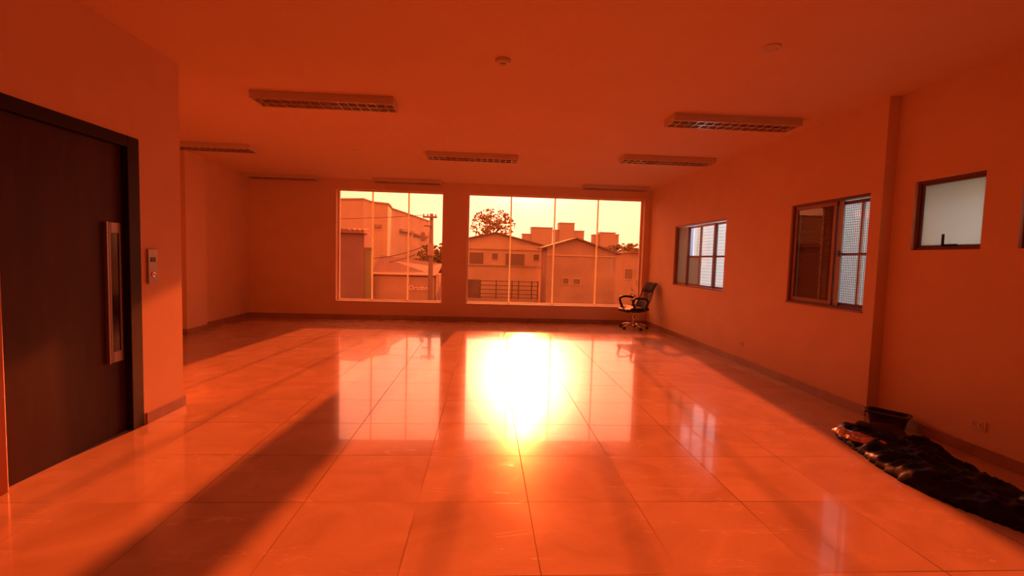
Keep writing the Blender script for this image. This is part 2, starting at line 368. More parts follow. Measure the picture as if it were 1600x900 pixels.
# two small pivot windows in the recess
for k, W in enumerate((WC, WD)):
    e = tag(empty('window_%d' % (5+k), (XQ+.1, (W[0]+W[1])/2, W[2])), kind='structure')
    framebox(e, XQ+.03, XQ+.10, *W, .022, 'window_frame', M['bronze'])
    s = framebox(e, XQ+.045, XQ+.07, W[0]+.022, W[1]-.022, W[2]+.022, W[3]-.022, .018, 'sash', M['bronze'])
    bx(e, XQ+.055, XQ+.059, W[0]+.04, W[1]-.04, W[2]+.04, W[3]-.04, 'glass_pane', M['frost'], s)
    ym = 3.515 if k == 0 else (W[0]+W[1])/2
    o = e.location; mb = MB()
    mb.box(XQ+.03-o.x, XQ+.045-o.x, ym-.10-o.y, ym+.012-o.y, .03, .045)
    mb.box(XQ+.02-o.x, XQ+.035-o.x, ym-.002-o.y, ym+.012-o.y, .03, .125)
    mb.build('handle', M['doorframe'], e, bevel=.003)

# ------------------------------------------------------------------ lift door on the left
e = tag(empty('door_1', (XN, (DY0+DY1)/2, 0)), kind='structure'); o = e.location
mb = MB()
for a in ((XN-.2, XN+.006, DY1-.10, DY1+.012, 0, DH+.012), (XN-.2, XN+.006, DY0, DY1-.10, DH-.065, DH+.012)):
    mb.box(a[0]-o.x, a[1]-o.x, a[2]-o.y, a[3]-o.y, a[4], a[5])
mb.build('door_frame', M['doorframe'], e, bevel=.004)
bx(e, XN-.2, XN+.010, DY0-.05, DY0+.04, 0, DH+.012, 'door_jamb', M['jamb'], e, .008)
p = bx(e, XN-.085, XN-.04, DY0+.04, DY1-.10, .006, DH-.065, 'door_panel', M['door'], e, .003)
HY0, HY1, HZ0, HZ1 = 3.366, 3.472, .525, 1.50
mb = MB(); x0, x1 = XN-.04-o.x, XN-.030-o.x
for a in ((HY0, HY0+.016, HZ0, HZ1), (HY1-.016, HY1, HZ0, HZ1), (HY0+.016, HY1-.016, HZ0, HZ0+.075), (HY0+.016, HY1-.016, HZ1-.075, HZ1)):
    mb.box(x0, x1, a[0]-o.y, a[1]-o.y, a[2], a[3])
v = mb.build('vision_panel_frame', M['steel'], p, bevel=.004, label='brushed steel surround')
MB().box(x0-.001, x0+.004, HY0+.016-o.y, HY1-.016-o.y, HZ0+.075, HZ1-.075).build('vision_glass', M['blackglass'], v)
MB().box(x0, x1+.012, HY0-.034-o.y, HY0-.020-o.y, HZ0, HZ1).build('door_handle', M['steel'], p, smooth=False)

# lift call panel
e = tag(empty('lift_call_panel', (XN, 3.72, 1.06)), 'narrow steel lift call panel with small dark display beside the dark door', 'control panel')
MB().box(.001, .016, -.05, .05, 0, .262).build('face_plate', M['steel'], e, bevel=.003)
MB().box(.0155, .019, -.026, .026, .165, .20).build('display', M['blackglass'], e, bevel=.001)
b = MB().lathe([(.019, 0), (.019, .004), (.015, .006)], n=24).build('call_button', M['chrome'], e, loc=(.0155, 0, .07)); b.rotation_euler = (0, PI/2, 0)
MB().prism([(-.009, -.002), (.009, -.002), (0, .013)], 'x', 0, .0012).build('arrow_mark', M['dark'], e, loc=(.0222, 0, .066))

# ------------------------------------------------------------------ ceiling lights
LL, LW, LD = 1.33, .27, .075
def make_light():
    root = empty('ceiling_light', (0, 0, H))
    x, y = LL/2, LW/2; h = .02
    mb = MB(); t = .012
    mb.box(-x, x, -y, y, -h, 0)
    mb.box(-x, x, -y, -y+t, -LD, -h); mb.box(-x, x, y-t, y, -LD, -h); mb.box(-x, -x+t, -y+t, y-t, -LD, -h); mb.box(x-t, x, -y+t, y-t, -LD, -h)
    mb.build('housing', M['white'], root, bevel=.002)
    mb = MB(); n = 15
    for i in range(1, n):
        cx = -x + LL*i/n
        mb.prism([(cx-.002, -.045), (cx+.002, -.045), (cx+.006, -LD+.002), (cx-.006, -LD+.002)], 'y', -y+t, y-t)
    mb.prism([(-.002, -.03), (.002, -.03), (.010, -LD+.001), (-.010, -LD+.001)], 'x', -x+t, x-t)
    for sgn in (-1, 1): mb.prism([(sgn*(y-t), -.03), (sgn*(y-t), -LD+.001), (sgn*(y-t-.014), -LD+.001)], 'x', -x+t, x-t)
    mb.build('louvre', M['chrome'], root)
    for sy in (-1, 1):
        MB().tube([(-x+.05, sy*.062, -.042), (x-.05, sy*.062, -.042)], .0125, 12).build('fluorescent_tube', M['white'], root, smooth=True)
    return root
lights = [
 (-1.57, 4.75, 'large unlit louvred ceiling light nearest the camera on the left'),
 (2.52, 4.82, 'large unlit louvred ceiling light nearest the camera on the right'),
 (-4.02, 7.06, 'unlit louvred ceiling light partly hidden by the near left wall corner'),
 (-.22, 7.02, 'unlit louvred ceiling light in the middle row above the pier between windows'),
 (2.57, 6.70, 'unlit louvred ceiling light in the middle row on the right side'),
 (-4.0, 9.55, 'faint ceiling light in the far left corner, left of both big windows'),
 (-1.56, 9.52, 'ceiling light directly above the smaller front window at the far wall'),
 (2.57, 9.36, 'ceiling light at the far wall above the right end of the wide window')]
for i, (x, y, lab) in enumerate(lights):
    L_ = make_light() if i == 0 else copy_tree(proto_light)
    if i == 0: proto_light = L_
    L_.location = (x, y, H); tag(L_, lab, 'ceiling light', 'louvred ceiling lights')

# ceiling discs
e = tag(empty('smoke_detector', (.10, 3.66, H)), 'round white smoke detector on the ceiling near the top centre of the photo', 'smoke detector')
MB().lathe([(.058, 0), (.058, -.012), (.05, -.026), (.03, -.030)], n=36).build('detector_base', M['white'], e, smooth=False)
MB().lathe([(.024, -.029), (.024, -.040), (.012, -.046)], n=24).build('sensor_cap', M['white'], e)
e = tag(empty('ceiling_junction_cover', (1.93, 3.22, H), -.2), 'flat round junction cover on the ceiling, the large one toward the upper right', 'ceiling cover')
MB().lathe([(.065, 0), (.065, -.006), (.058, -.010)], n=32).build('cover_plate', M['white'], e)
MB().lathe([(.005, -.0095), (.005, -.012)], n=10).build('screw', M['steel'], e, loc=(.035, 0, 0)); MB().lathe([(.005, -.0095), (.005, -.012)], n=10).build('screw', M['steel'], e, loc=(-.035, 0, 0))
for x, y, lab in ((-1.9, 7.05, 'small round cover on the ceiling right of the nearest left light'),
                  (-3.15, 8.6, 'small faint round ceiling cover far back above the left wall corner'),
                  (-1.53, 8.55, 'small faint round ceiling cover just before the left front window')):
    tag(MB().lathe([(.05, 0), (.05, -.006), (.044, -.010), (.012, -.010), (.010, -.013)], n=28).build('ceiling_cover', M['socket'], loc=(x, y, H)), lab, 'ceiling cover', 'small round ceiling covers')

# ------------------------------------------------------------------ sockets
def socket(loc, rz, label, n=2):
    e = tag(empty('wall_socket', loc, rz), label, 'socket', 'wall sockets')   # local +x points into the room
    MB().box(0, .008, -.057, .057, -.036, .036).build('cover_plate', M['socket'], e, bevel=.002)
    for k in range(n):
        y = (-.024, .024)[k] if n == 2 else 0
        q = MB().box(.0075, .011, y-.013, y+.013, -.024, .024).build('outlet', M['socket'], e, bevel=.001)
        mb = MB()
        for dz in (-.011, 0, .011): mb.box(.0108, .0116, y-.003, y+.003, dz-.003, dz+.003)
        mb.build('pin_holes', M['dark'], q)
socket((XR, 6.085, .275), PI, 'double socket low on the right wall between the two larger windows')
socket((XR, 8.98, .25), PI, 'small socket low on the right wall behind the office chair', 1)
socket((XQ, 3.11, .235), PI, 'double socket low on the recessed wall above the black sheeting')
socket((XF, 8.24, .35), 0, 'small socket low on the far left wall beside the pilaster', 1)

# ------------------------------------------------------------------ office chair
def rounded(w, d, r, n=5):
    P = []
    for cx, cy, a0 in ((w/2-r, d/2-r, 0), (-w/2+r, d/2-r, 90), (-w/2+r, -d/2+r, 180), (w/2-r, -d/2+r, 270)):
        for i in range(n+1):
            a = math.radians(a0 + 90*i/n); P.append((cx+r*math.cos(a), cy+r*math.sin(a)))
    return P
ch = tag(empty('office_chair', (3.00, 9.17, 0), PI + .20), 'black office chair with chrome star base standing in the far right corner', 'chair')
hub = MB().lathe([(.035, .06), (.04, .065), (.04, .11), (.03, .12)], n=20).build('base_hub', M['chrome'], ch)
for k in range(5):
    a = 2*PI*k/5 + .35
    c_, s_ = math.cos(a), math.sin(a)
    lg = MB().tube([(.03*c_, .03*s_, .10), (.12*c_, .12*s_, .098), (.22*c_, .22*s_, .078), (.27*c_, .27*s_, .062)], [.017, .016, .012, .010], 10).build('base_leg', M['chrome'], ch, smooth=True)
    cb = MB(); px, py = .27*c_, .27*s_; tx, ty = -s_, c_
    for sd in (-1, 1):
        q = Vector((px+tx*.014*sd, py+ty*.014*sd, .025)); cb.tube([q - Vector((tx, ty, 0))*.008, q + Vector((tx, ty, 0))*.008], .025, 16)
    cb.tube([(px, py, .03), (px, py, .064)], .006, 8)
    cb.build('caster', M['black'], lg)
MB().tube([(0, 0, .10), (0, 0, .26)], .020, 16).build('gas_lift', M['chrome'], ch, smooth=True)
MB().tube([(0, 0, .25), (0, 0, .36)], .013, 14).build('gas_piston', M['chrome'], ch, smooth=True)
MB().prism([(-.14, .345), (-.10, .325), (.06, .325), (.10, .35), (.10, .37), (-.14, .37)], 'y', -.075, .075).build('tilt_mechanism', M['black'], ch, bevel=.004)
MB().tube([(.02, -.07, .345), (.03, -.17, .335), (.035, -.20, .31)], .006, 8).build('tilt_lever', M['black'], ch, smooth=True)
MB().tube([(-.10, -.07, .345), (-.12, -.15, .33), (-.13, -.18, .305)], .006, 8).build('height_lever', M['black'], ch, smooth=True)
mb = MB(); P = rounded(.50, .48, .09)
bm_ = mb.bm; layers = []
for z, k in ((.372, .90), (.382, .97), (.405, 1.0), (.424, .97), (.434, .88), (.430, .5)):
    layers.append([bm_.verts.new((p[0]*k+.02, p[1]*k, z - (.035 if p[0] > .2 else 0)*k*(1 if z < .5 else 0))) for p in P])
for A, B in zip(layers, layers[1:]):
    for j in range(len(P)): bm_.faces.new((A[j], A[(j+1) % len(P)], B[(j+1) % len(P)], B[j]))
bm_.faces.new(layers[0][::-1]); bm_.faces.new(layers[-1])
mb.build('seat', M['leather'], ch, smooth=True)
for sy in (-1, 1):
    y = sy*.265
    pts = [(.10, y, .37), (.14, y, .44), (.18, y, .53), (.188, y, .58), (.16, y, .615), (.08, y, .628), (-.02, y, .625), (-.11, y, .605), (-.145, y, .57), (-.135, y, .50), (-.09, y, .42), (-.06, y, .37)]
    # smooth the loop
    sp = []
    for i in range(len(pts)-1):
        a, b = Vector(pts[i]), Vector(pts[i+1]); sp += [a, a.lerp(b, .5)]
    sp.append(Vector(pts[-1]))
    sp = [sp[0]] + [(sp[i-1]+sp[i]*2+sp[i+1])/4 for i in range(1, len(sp)-1)] + [sp[-1]]
    am = MB().tube(sp, .016, 10, flat=1.5)
    am.tube([(.10, y*.75, .362), (.10, y, .372)], .012, 8); am.tube([(-.05, y*.75, .362), (-.05, y, .372)], .012, 8)
    am.build('armrest', M['black'], ch, smooth=True)
def back(u, y):
    # u 0..1 up the backrest: lumbar curve leaning away from the seat
    z = .40 + .52*u
    x = -.15 - .04*math.sin(PI*min(u*1.3, 1)) - .15*u - .10*u*u + .04*(abs(y)/.22)**2
    return Vector((x, y, z))
L1 = [back(i/14, -.22+.03*(i/14)) for i in range(15)]; L2 = [back(i/14, .22-.03*(i/14)) for i in range(15)]
MB().tube(L1 + [back(1, y) for y in (-.1, 0, .1)] + L2[::-1] + [back(0, y) for y in (.1, 0, -.1)], .011, 8, closed=True).build('backrest_frame', M['black'], ch, smooth=True)
def panel(u0, u1, th, m, name, hw=.195, nu=12, nv=8):
    mb = MB(); g = {}
    for s in (0, 1):
        for i in range(nu+1):
            for j in range(nv+1):
                u = u0+(u1-u0)*i/nu; y = -hw+2*hw*j/nv; y *= 1-.12*u
                e_ = (1 - (2*i/nu-1)**6)*(1-(2*j/nv-1)**6)
                p_ = back(u, y) + Vector((1 if s else -1, 0, .3 if s else -.3))*th*(.25+.75*e_)
                g[s, i, j] = mb.bm.verts.new(p_)
    for s in (0, 1):
        for i in range(nu):
            for j in range(nv): mb.bm.faces.new((g[s, i, j], g[s, i+1, j], g[s, i+1, j+1], g[s, i, j+1]))
    for i in range(nu):
        for j in (0, nv): mb.bm.faces.new((g[0, i, j], g[0, i+1, j], g[1, i+1, j], g[1, i, j]))
    for j in range(nv):
        for i in (0, nu): mb.bm.faces.new((g[0, i, j], g[0, i, j+1], g[1, i, j+1], g[1, i, j]))
    return mb.build(name, m, ch, smooth=True)
panel(.30, .70, .002, M['net'], 'backrest_net')
panel(.64, 1.0, .028, M['fabric'], 'top_pad', .205)
panel(.02, .32, .020, M['leather'], 'lumbar_pad')
MB().tube([(-.12, 0, .35), (-.22, 0, .37), tuple(back(.12, 0)+Vector((-.03, 0, 0))), tuple(back(.45, 0)+Vector((-.03, 0, 0)))], .018, 10, flat=1.6).build('back_support', M['black'], ch, smooth=True)

# ------------------------------------------------------------------ black sheeting, film and tub by the recess
def blob_sheet(name, outline, hmax, m, loc, seed, wr=.5, n=70, parent=None, ridge=(1, 0), floor_z=0.0):
    """closed crumpled sheet lying over a polygon footprint"""
    xs = [p[0] for p in outline]; ys = [p[1] for p in outline]
    def inside_d(x, y):
        ins = False; dm = 9
        for i in range(len(outline)):
            (x1, y1), (x2, y2) = outline[i], outline[(i+1) % len(outline)]
            if (y1 > y) != (y2 > y) and x < (x2-x1)*(y-y1)/(y2-y1)+x1: ins = not ins
            dx, dy = x2-x1, y2-y1; t = max(0, min(1, ((x-x1)*dx+(y-y1)*dy)/(dx*dx+dy*dy)))
            dm = min(dm, math.hypot(x-x1-t*dx, y-y1-t*dy))
        return dm if ins else -dm
    x0, x1, y0, y1 = min(xs), max(xs), min(ys), max(ys)
    step = max(x1-x0, y1-y0)/n; nx = int((x1-x0)/step)+2; ny = int((y1-y0)/step)+2
    mb = MB(); top = {}; bot = {}
    for i in range(nx):
        for j in range(ny):
            x = x0+i*step; y = y0+j*step; d = inside_d(x, y) + .02*noise.noise(Vector((x*9, y*9, seed)))
            if d < -.004: continue
            v = Vector((x, y, seed))
            rg = 1-abs(noise.noise(v*5.0)*1.6); rg2 = 1-abs(noise.noise(Vector((x*11+y*ridge[1]*6, y*11+x*ridge[0]*6, seed+3)))*2); fine = noise.noise(v*28)
            k = 1-math.exp(-max(d, 0)/.055)
            h = hmax*k*(1-wr + wr*(.5*rg+.5*rg2)) + .010*fine*k + .004
            top[i, j] = mb.bm.verts.new((x-loc[0], y-loc[1], max(h, .004)+floor_z)); bot[i, j] = mb.bm.verts.new((x-loc[0], y-loc[1], .001+floor_z))
    cnt = {}
    for i in range(nx-1):
        for j in range(ny-1):
            q = [(i, j), (i+1, j), (i+1, j+1), (i, j+1)]
            if all(c in top for c in q):
                mb.bm.faces.new([top[c] for c in q]); mb.bm.faces.new([bot[c] for c in q][::-1])
                for a, b in zip(q, q[1:]+q[:1]):
                    key = tuple(sorted((a, b))); cnt[key] = cnt.get(key, 0)+1
    for (a, b), c in cnt.items():
        if c == 1: mb.bm.faces.new((top[a], top[b], bot[b], bot[a]))
    for v in [v for v in mb.bm.verts if not v.link_faces]: mb.bm.verts.remove(v)
    return mb.build(name, m, parent, smooth=True, loc=loc)
tarp = blob_sheet('plastic_sheeting', [(2.86, 3.60), (2.79, 3.42), (2.72, 3.14), (2.65, 2.85), (2.64, 2.60), (2.69, 2.38), (2.78, 2.15), (2.86, 1.75), (3.02, 1.45),
     (3.38, 1.50), (3.34, 1.95), (3.22, 2.30), (3.20, 2.60), (3.28, 2.86), (3.34, 3.10), (3.42, 3.24), (3.32, 3.33), (3.18, 3.42), (3.09, 3.55), (3.02, 3.66), (2.95, 3.66)],
     .12, M['tarp'], (3.0, 2.7, 0), 2.3, .72, 150, ridge=(.3, 1))
tag(tarp, 'long heap of crumpled black plastic sheeting along the foot of the recessed right wall', 'plastic sheeting')
# tub with a flat rim
tb = tag(empty('plastic_tub', (3.395, 3.665, 0), math.atan2(-.25, .19)), 'low dark tub with a flat rim standing at the corner of the recessed wall', 'tub')
def ring_layers(mb, specs, r=.04, n=6):
    Ls = []
    for hw, hd, z in specs: Ls.append([mb.bm.verts.new((p[0], p[1], z)) for p in rounded(2*hw, 2*hd, min(r, hd*.6), n)])
    for A, B in zip(Ls, Ls[1:]):
        for j in range(len(A)): mb.bm.faces.new((A[j], A[(j+1) % len(A)], B[(j+1) % len(A)], B[j]))
    return Ls
mb = MB(); Ls = ring_layers(mb, [(.115, .055, .002), (.135, .072, .125), (.130, .067, .125), (.110, .050, .012)])
mb.bm.faces.new(Ls[0][::-1]); mb.bm.faces.new(Ls[-1]); mb.build('tub_body', M['tub'], tb)
mb = MB(); Ls = ring_layers(mb, [(.129, .066, .121), (.152, .086, .121), (.155, .089, .130), (.152, .086, .139), (.129, .066, .139), (.129, .066, .121)]); mb.build('rim', M['tub'], tb)
cloth = blob_sheet('crumpled_cloth', [(3.06, 3.66), (3.12, 3.55), (3.20, 3.42), (3.31, 3.36), (3.33, 3.42), (3.24, 3.56), (3.17, 3.68)], .17, M['rag'], (3.2, 3.5, 0), 5.1, .5, 40)
tag(cloth, 'dark crumpled cloth squeezed between the dark tub and the black sheeting', 'cloth')
film = blob_sheet('crumpled_film', [(2.75, 3.47), (2.74, 3.28), (2.79, 3.14), (2.90, 3.08), (2.96, 3.13), (2.90, 3.27), (2.86, 3.40), (2.80, 3.50)], .085, M['wrap'], (2.85, 3.2, 0), 8.7, .95, 80, floor_z=.055)
tag(film, 'small crumpled shiny wrapping film lying on the front end of the black sheeting', 'wrapping film')

# ------------------------------------------------------------------ outside: ground and distance
G = -3.4
struct('ground', MB().box(-150, 200, 10.2, 420, G-.3, G), M['asphalt'])
mb = MB(); pts = [(-150, G)] + [(-150+10*i, 2.5+2.2*noise.noise(Vector((i*.7, 3, 1)))) for i in range(36)] + [(200, G)]
mb.prism(pts, 'y', 340, 380); struct('hills', mb, M['leaf'])

# big building in the left window
bb = tag(empty('corner_building', (-6, 25, G)), 'large pale rendered building with a long sloping parapet, seen through the left front window', 'building')
def rel(e, mb):
    bmesh.ops.translate(mb.bm, verts=mb.bm.verts, vec=-Vector(e.location)); return mb
plan = [(-16, 24.6), (-7.4, 24.1), (-6.03, 23.7), (-5.95, 24.6), (-5.75, 25.1), (-5.40, 25.3), (-5.22, 25.5), (-5.26, 26.2), (-5.5, 28.0), (-4.37, 37), (-16, 41)]
rel(bb, MB().prism(plan, 'z', G, 4.0)).build('wall', M['plaster'], bb)
pp = [(-16, 24.55), (-7.4, 24.05), (-6.0, 23.64), (-5.90, 24.6), (-5.72, 25.04), (-5.38, 25.24), (-5.16, 25.46), (-5.2, 26.2), (-5.44, 28.0), (-4.31, 37.05), (-16, 41)]
rel(bb, MB().prism(pp, 'z', 4.0, 4.07)).build('parapet_coping', M['plasterd'], bb)
d = Vector((1.13, 9, 0)).normalized()
def onface(t, out=0): return Vector((-5.5, 28.0, 0)) + d*t + Vector((d.y, -d.x, 0))*out
def facebox(t0, t1, out, z0, z1):
    a, b, c, e_ = onface(t0, -.05), onface(t1, -.05), onface(t1, out), onface(t0, out)
    return rel(bb, MB().prism([(p.x, p.y) for p in (a, b, c, e_)], 'z', z0, z1))
facebox(1.5, 4.2, .18, 2.80, 2.96).build('window_ledge', M['plasterd'], bb)
facebox(4.6, 8.4, .18, 2.72, 2.86).build('window_ledge', M['plasterd'], bb)
facebox(1.5, 4.1, .02, 2.62, 2.80).build('window_strip', M['pane'], bb)
facebox(4.6, 8.3, .02, 2.55, 2.72).build('window_strip', M['pane'], bb)
rel(bb, MB().box(-5.75, -5.45, 25.0, 25.6, 2.75, 2.9)).build('wall_vent', M['plasterd'], bb)
facebox(.0, 9.0, .03, -.2, -.1).build('wall_band', M['plasterd'], bb)

ax = tag(empty('low_annex', (-7, 21, G)), 'dull plum coloured low house with tiled edge, leftmost in the left front window', 'building')
rel(ax, MB().box(-13, -5.10, 20.2, 20.85, G, 2.22)).build('wall', M['plum'], ax)
rel(ax, MB().prism([(20.0, 2.30), (20.88, 2.36), (20.88, 2.24), (20.0, 2.20)], 'x', -13.2, -5.06)).build('roof', M['roof'], ax)
mb = MB()
for i in range(40):
    x = -13.1+.21*i
    if x < -5.1: mb.tube([(x, 19.96, 2.33), (x, 20.88, 2.39)], .055, 6)
rel(ax, mb).build('roof_tiles', M['roof'], ax)
rel(ax, MB().box(-5.12, -4.82, 20.25, 20.6, G, 1.55).box(-5.15, -4.79, 20.22, 20.63, 1.55, 1.62)).build('gate_pillar', M['green'], ax)

sh = tag(empty('corner_shop', (-3.6, 21, G)), 'low dark shop with lean-to roof and white lettered sign behind the left window', 'shop')
rel(sh, MB().box(-4.95, -2.15, 21.0, 23.5, G, .48)).build('shop_front', M['shade'], sh)
mb = MB(); v = [mb.bm.verts.new(p) for p in ((-5.0, 20.9, .46), (-2.1, 20.9, .46), (-2.1, 23.5, .90), (-5.12, 23.5, 1.24), (-5.0, 20.9, .52), (-2.1, 20.9, .52), (-2.1, 23.5, .97), (-5.12, 23.5, 1.31))]
for f in ((3, 2, 1, 0), (4, 5, 6, 7), (0, 1, 5, 4), (1, 2, 6, 5), (2, 3, 7, 6), (3, 0, 4, 7)): mb.bm.faces.new([v[i] for i in f])
rel(sh, mb).build('lean_to_roof', M['roofd'], sh)
rel(sh, MB().tube([(-5.05, 20.86, .50), (-2.15, 20.86, .50)], .05, 8)).build('gutter', M['alu'], sh, label='white gutter')
rel(sh, MB().box(-4.9, -2.2, 20.93, 21.0, -.62, .40)).build('sign_fascia', M['plasterd'], sh)
for x in (-4.3, -3.4): rel(sh, MB().box(x-.03, x+.03, 20.94, 21.0, G, -.62)).build('door_post', M['plasterd'], sh)
def text_mesh(body, size, m, parent, loc, name='lettering', depth=.01):
    cu = bpy.data.curves.new('tmp', 'FONT'); cu.body = body; cu.size = size; cu.extrude = depth; cu.align_x = 'CENTER'; cu.align_y = 'CENTER'; cu.offset = size*.012
    to = bpy.data.objects.new('tmp', cu); C.objects.link(to); bpy.context.view_layer.update()
    me = bpy.data.meshes.new_from_object(to); bpy.data.objects.remove(to); me.name = name; me.materials.clear(); me.materials.append(m)
    o = bpy.data.objects.new(name, me); C.objects.link(o); o.parent = parent; o.location = Vector(loc)-Vector(parent.location); o.rotation_euler = (PI/2, 0, 0); return o
text_mesh('Ortobom', .27, M['signwhite'], sh, (-2.80, 20.90, -.10))

# utility pole and cables
up_ = tag(empty('utility_pole', (-2.30, 20.2, G)), 'concrete utility pole with crossarm at the right edge of the left front window', 'utility pole')
rel(up_, MB().tube([(-2.30, 20.2, G), (-2.30, 20.2, 1.5), (-2.30, 20.2, 3.12)], [.12, .10, .075], 14)).build('shaft', M['pole'], up_, smooth=True)
rel(up_, MB().box(-2.66, -2.06, 20.08, 20.14, 2.93, 3.01)).build('crossarm', M['pole'], up_)
rel(up_, MB().box(-2.60, -2.25, 20.06, 20.12, 2.56, 2.62, )).build('crossarm', M['pole'], up_)
rel(up_, MB().tube([(-2.62, 20.0, 1.95), (-2.62, 20.0, 2.0), (-2.62, 20.0, 2.28), (-2.62, 20.0, 2.33)], [.07, .09, .09, .06], 14)).build('transformer', M['pole'], up_)
rel(up_, MB().box(-2.42, -2.18, 19.98, 20.12, 1.35, 1.85)).build('meter_box', M['plasterd'], up_)
for x in (-2.62, -2.45, -2.12): rel(up_, MB().lathe([(.025, 3.01), (.035, 3.04), (.02, 3.07), (.03, 3.10)], x, 20.11, 10)).build('insulator', M['pole'], up_)
def cable(a, b, sag, r, lab):
    a, b = Vector(a), Vector(b); pts = []
    for i in range(15):
        t = i/14; p = a.lerp(b, t); p.z -= sag*4*t*(1-t); pts.append(p)
    tag(MB().tube(pts, r, 6).build('overhead_cable', M['wire'], smooth=True), lab, 'cable', 'overhead street cables')
cable((-2.42, 20.1, 1.80), (-5.0, 20.9, 1.15), .12, .016, 'dark cable running from the pole box down to the left above the shop roof')
cable((-2.42, 20.1, 1.60), (-4.2, 20.95, 1.0), .05, .014, 'short dark cable from the pole box to the shop roof')
cable((-2.62, 20.1, 3.05), (-16, 19.4, 3.4), .5, .012, 'thin cable leaving the crossarm of the pole toward the left')

# houses
def house(name, x0, x1, y, depth, zt, apexx, apexz, lab, wm, rm, over=.35, group=None):
    e = tag(empty(name, ((x0+x1)/2, y, G)), lab, 'house', group)
    sl_ = (apexz-zt)/max(apexx-x0, x1-apexx)
    rel(e, MB().prism([(x0, G), (x1, G), (x1, apexz-(x1-apexx)*sl_-.1), (apexx, apexz-.12), (x0, apexz-(apexx-x0)*sl_-.1)], 'y', y, y+depth)).build('wall', wm, e)
    xl, xr = x0-over, x1+over; t = .10
    za, zb = apexz-(apexx-xl)*sl_, apexz-(xr-apexx)*sl_
    rel(e, MB().prism([(xl, za-t), (apexx, apexz-t), (xr, zb-t), (xr, zb), (apexx, apexz), (xl, za)], 'y', y-.3, y+depth)).build('roof', rm, e)
    return e
def hwin(e, x0, x1, z0, z1, y, t=.05, m=None):
    mb = MB()
    for a in ((x0-t, x0, z0-t, z1+t), (x1, x1+t, z0-t, z1+t), (x0, x1, z0-t, z0), (x0, x1, z1, z1+t)): mb.box(a[0], a[1], y-.05, y+.02, a[2], a[3])
    f = rel(e, mb).build('window_frame', m or M['plaster2'], e)
    rel(e, MB().box(x0, x1, y-.02, y+.01, z0, z1)).build('window_glass', M['pane'], f)
h1 = house('gabled_house', -3.3, 4.95, 38, 10, 2.44, .835, 3.42, 'pale gabled house with small and large dark windows, left in the wide window', M['plaster2'], M['roofd'])
rel(h1, MB().box(-3.4, 5.0, 37.86, 38.0, 2.02, 2.42)).build('eaves_band', M['plaster2'], h1)
rel(h1, MB().box(-3.4, 5.0, 37.90, 38.0, .68, .76)).build('floor_band', M['plasterd'], h1)
for a in ((-1.25, -.12, .80, 1.72), (.58, 1.02, 1.20, 1.70), (1.66, 3.2, .72, 1.70), (3.92, 4.36, 1.22, 1.70)): hwin(h1, *a, 37.98)
rel(h1, MB().box(-1.5, -.35, 37.93, 38.0, G, -.45)).build('garage_door', M['shade'], h1)
h2 = house('gabled_house', 4.5, 9.6, 34, 3.3, 2.02, 6.58, 2.98, 'darker brown gabled house overlapping the pale one, centre right of the wide front window', M['plasterd'], M['roofd'])
rel(h2, MB().box(4.5, 9.6, 33.93, 34, 1.62, 1.70)).build('eaves_band', M['plaster'], h2)
for a in ((5.72, 6.14, -.42, -.02), (6.5, 6.98, -.42, -.05)): hwin(h2, *a, 33.98)
h3 = house('gabled_house', 11.5, 17.5, 41, 8, 1.85, 13.0, 2.25, 'small house with tiled roof at the far right end of the wide front window', M['plasterd'], M['roof'])
hwin(h3, 12.4, 13.1, -.2, .7, 40.98)
0 and house('gabled_house', -12, -4.0, 52, 8, 1.1, -7, 1.9, 'low house partly hidden behind the corner building and the utility pole', M['plasterd'], M['roof'])
fw_ = tag(empty('street_railing', (2.2, 35.5, G)), 'low garden wall with horizontal metal rails in front of the pale gabled house', 'railing')
rel(fw_, MB().box(-3, 4.1, 35.4, 35.6, G, -1.75)).build('wall', M['plasterd'], fw_)
mb = MB()
for z in (-.42, -.74, -1.06, -1.38, -1.64): mb.box(-.3, 4.1, 35.46, 35.52, z-.025, z+.025)
rel(fw_, mb).build('rails', M['wire'], fw_)
for x in (-.3, .9, 2.1, 2.6, 3.6, 4.06): rel(fw_, MB().box(x-.04, x+.04, 35.44, 35.54, -1.75, -.36)).build('post', M['wire'], fw_)
cw = tag(MB().box(9.9, 20, 30.0, 30.25, G, -1.2).box(9.85, 20, 29.95, 30.3, -1.2, -1.1).build('boundary_wall', M['plaster2']), 'pale boundary wall outside at lower right of the wide front window', 'wall')
# satellite dish on the wall
sd = tag(empty('satellite_dish', (10.2, 30.1, -1.1)), 'small pale satellite dish on a stand low at the right of the wide window', 'satellite dish')
MB().tube([(0, 0, 0), (0, 0, .55)], .03, 8).build('mast', M['alu'], sd)
q = MB().lathe([(.02, .0), (.2, .05), (.34, .14), (.35, .15), (.2, .065), (.02, .015)], n=24).build('dish', M['alu'], sd, smooth=True, loc=(0, -.05, .6)); q.rotation_euler = (1.9, 0, .5)

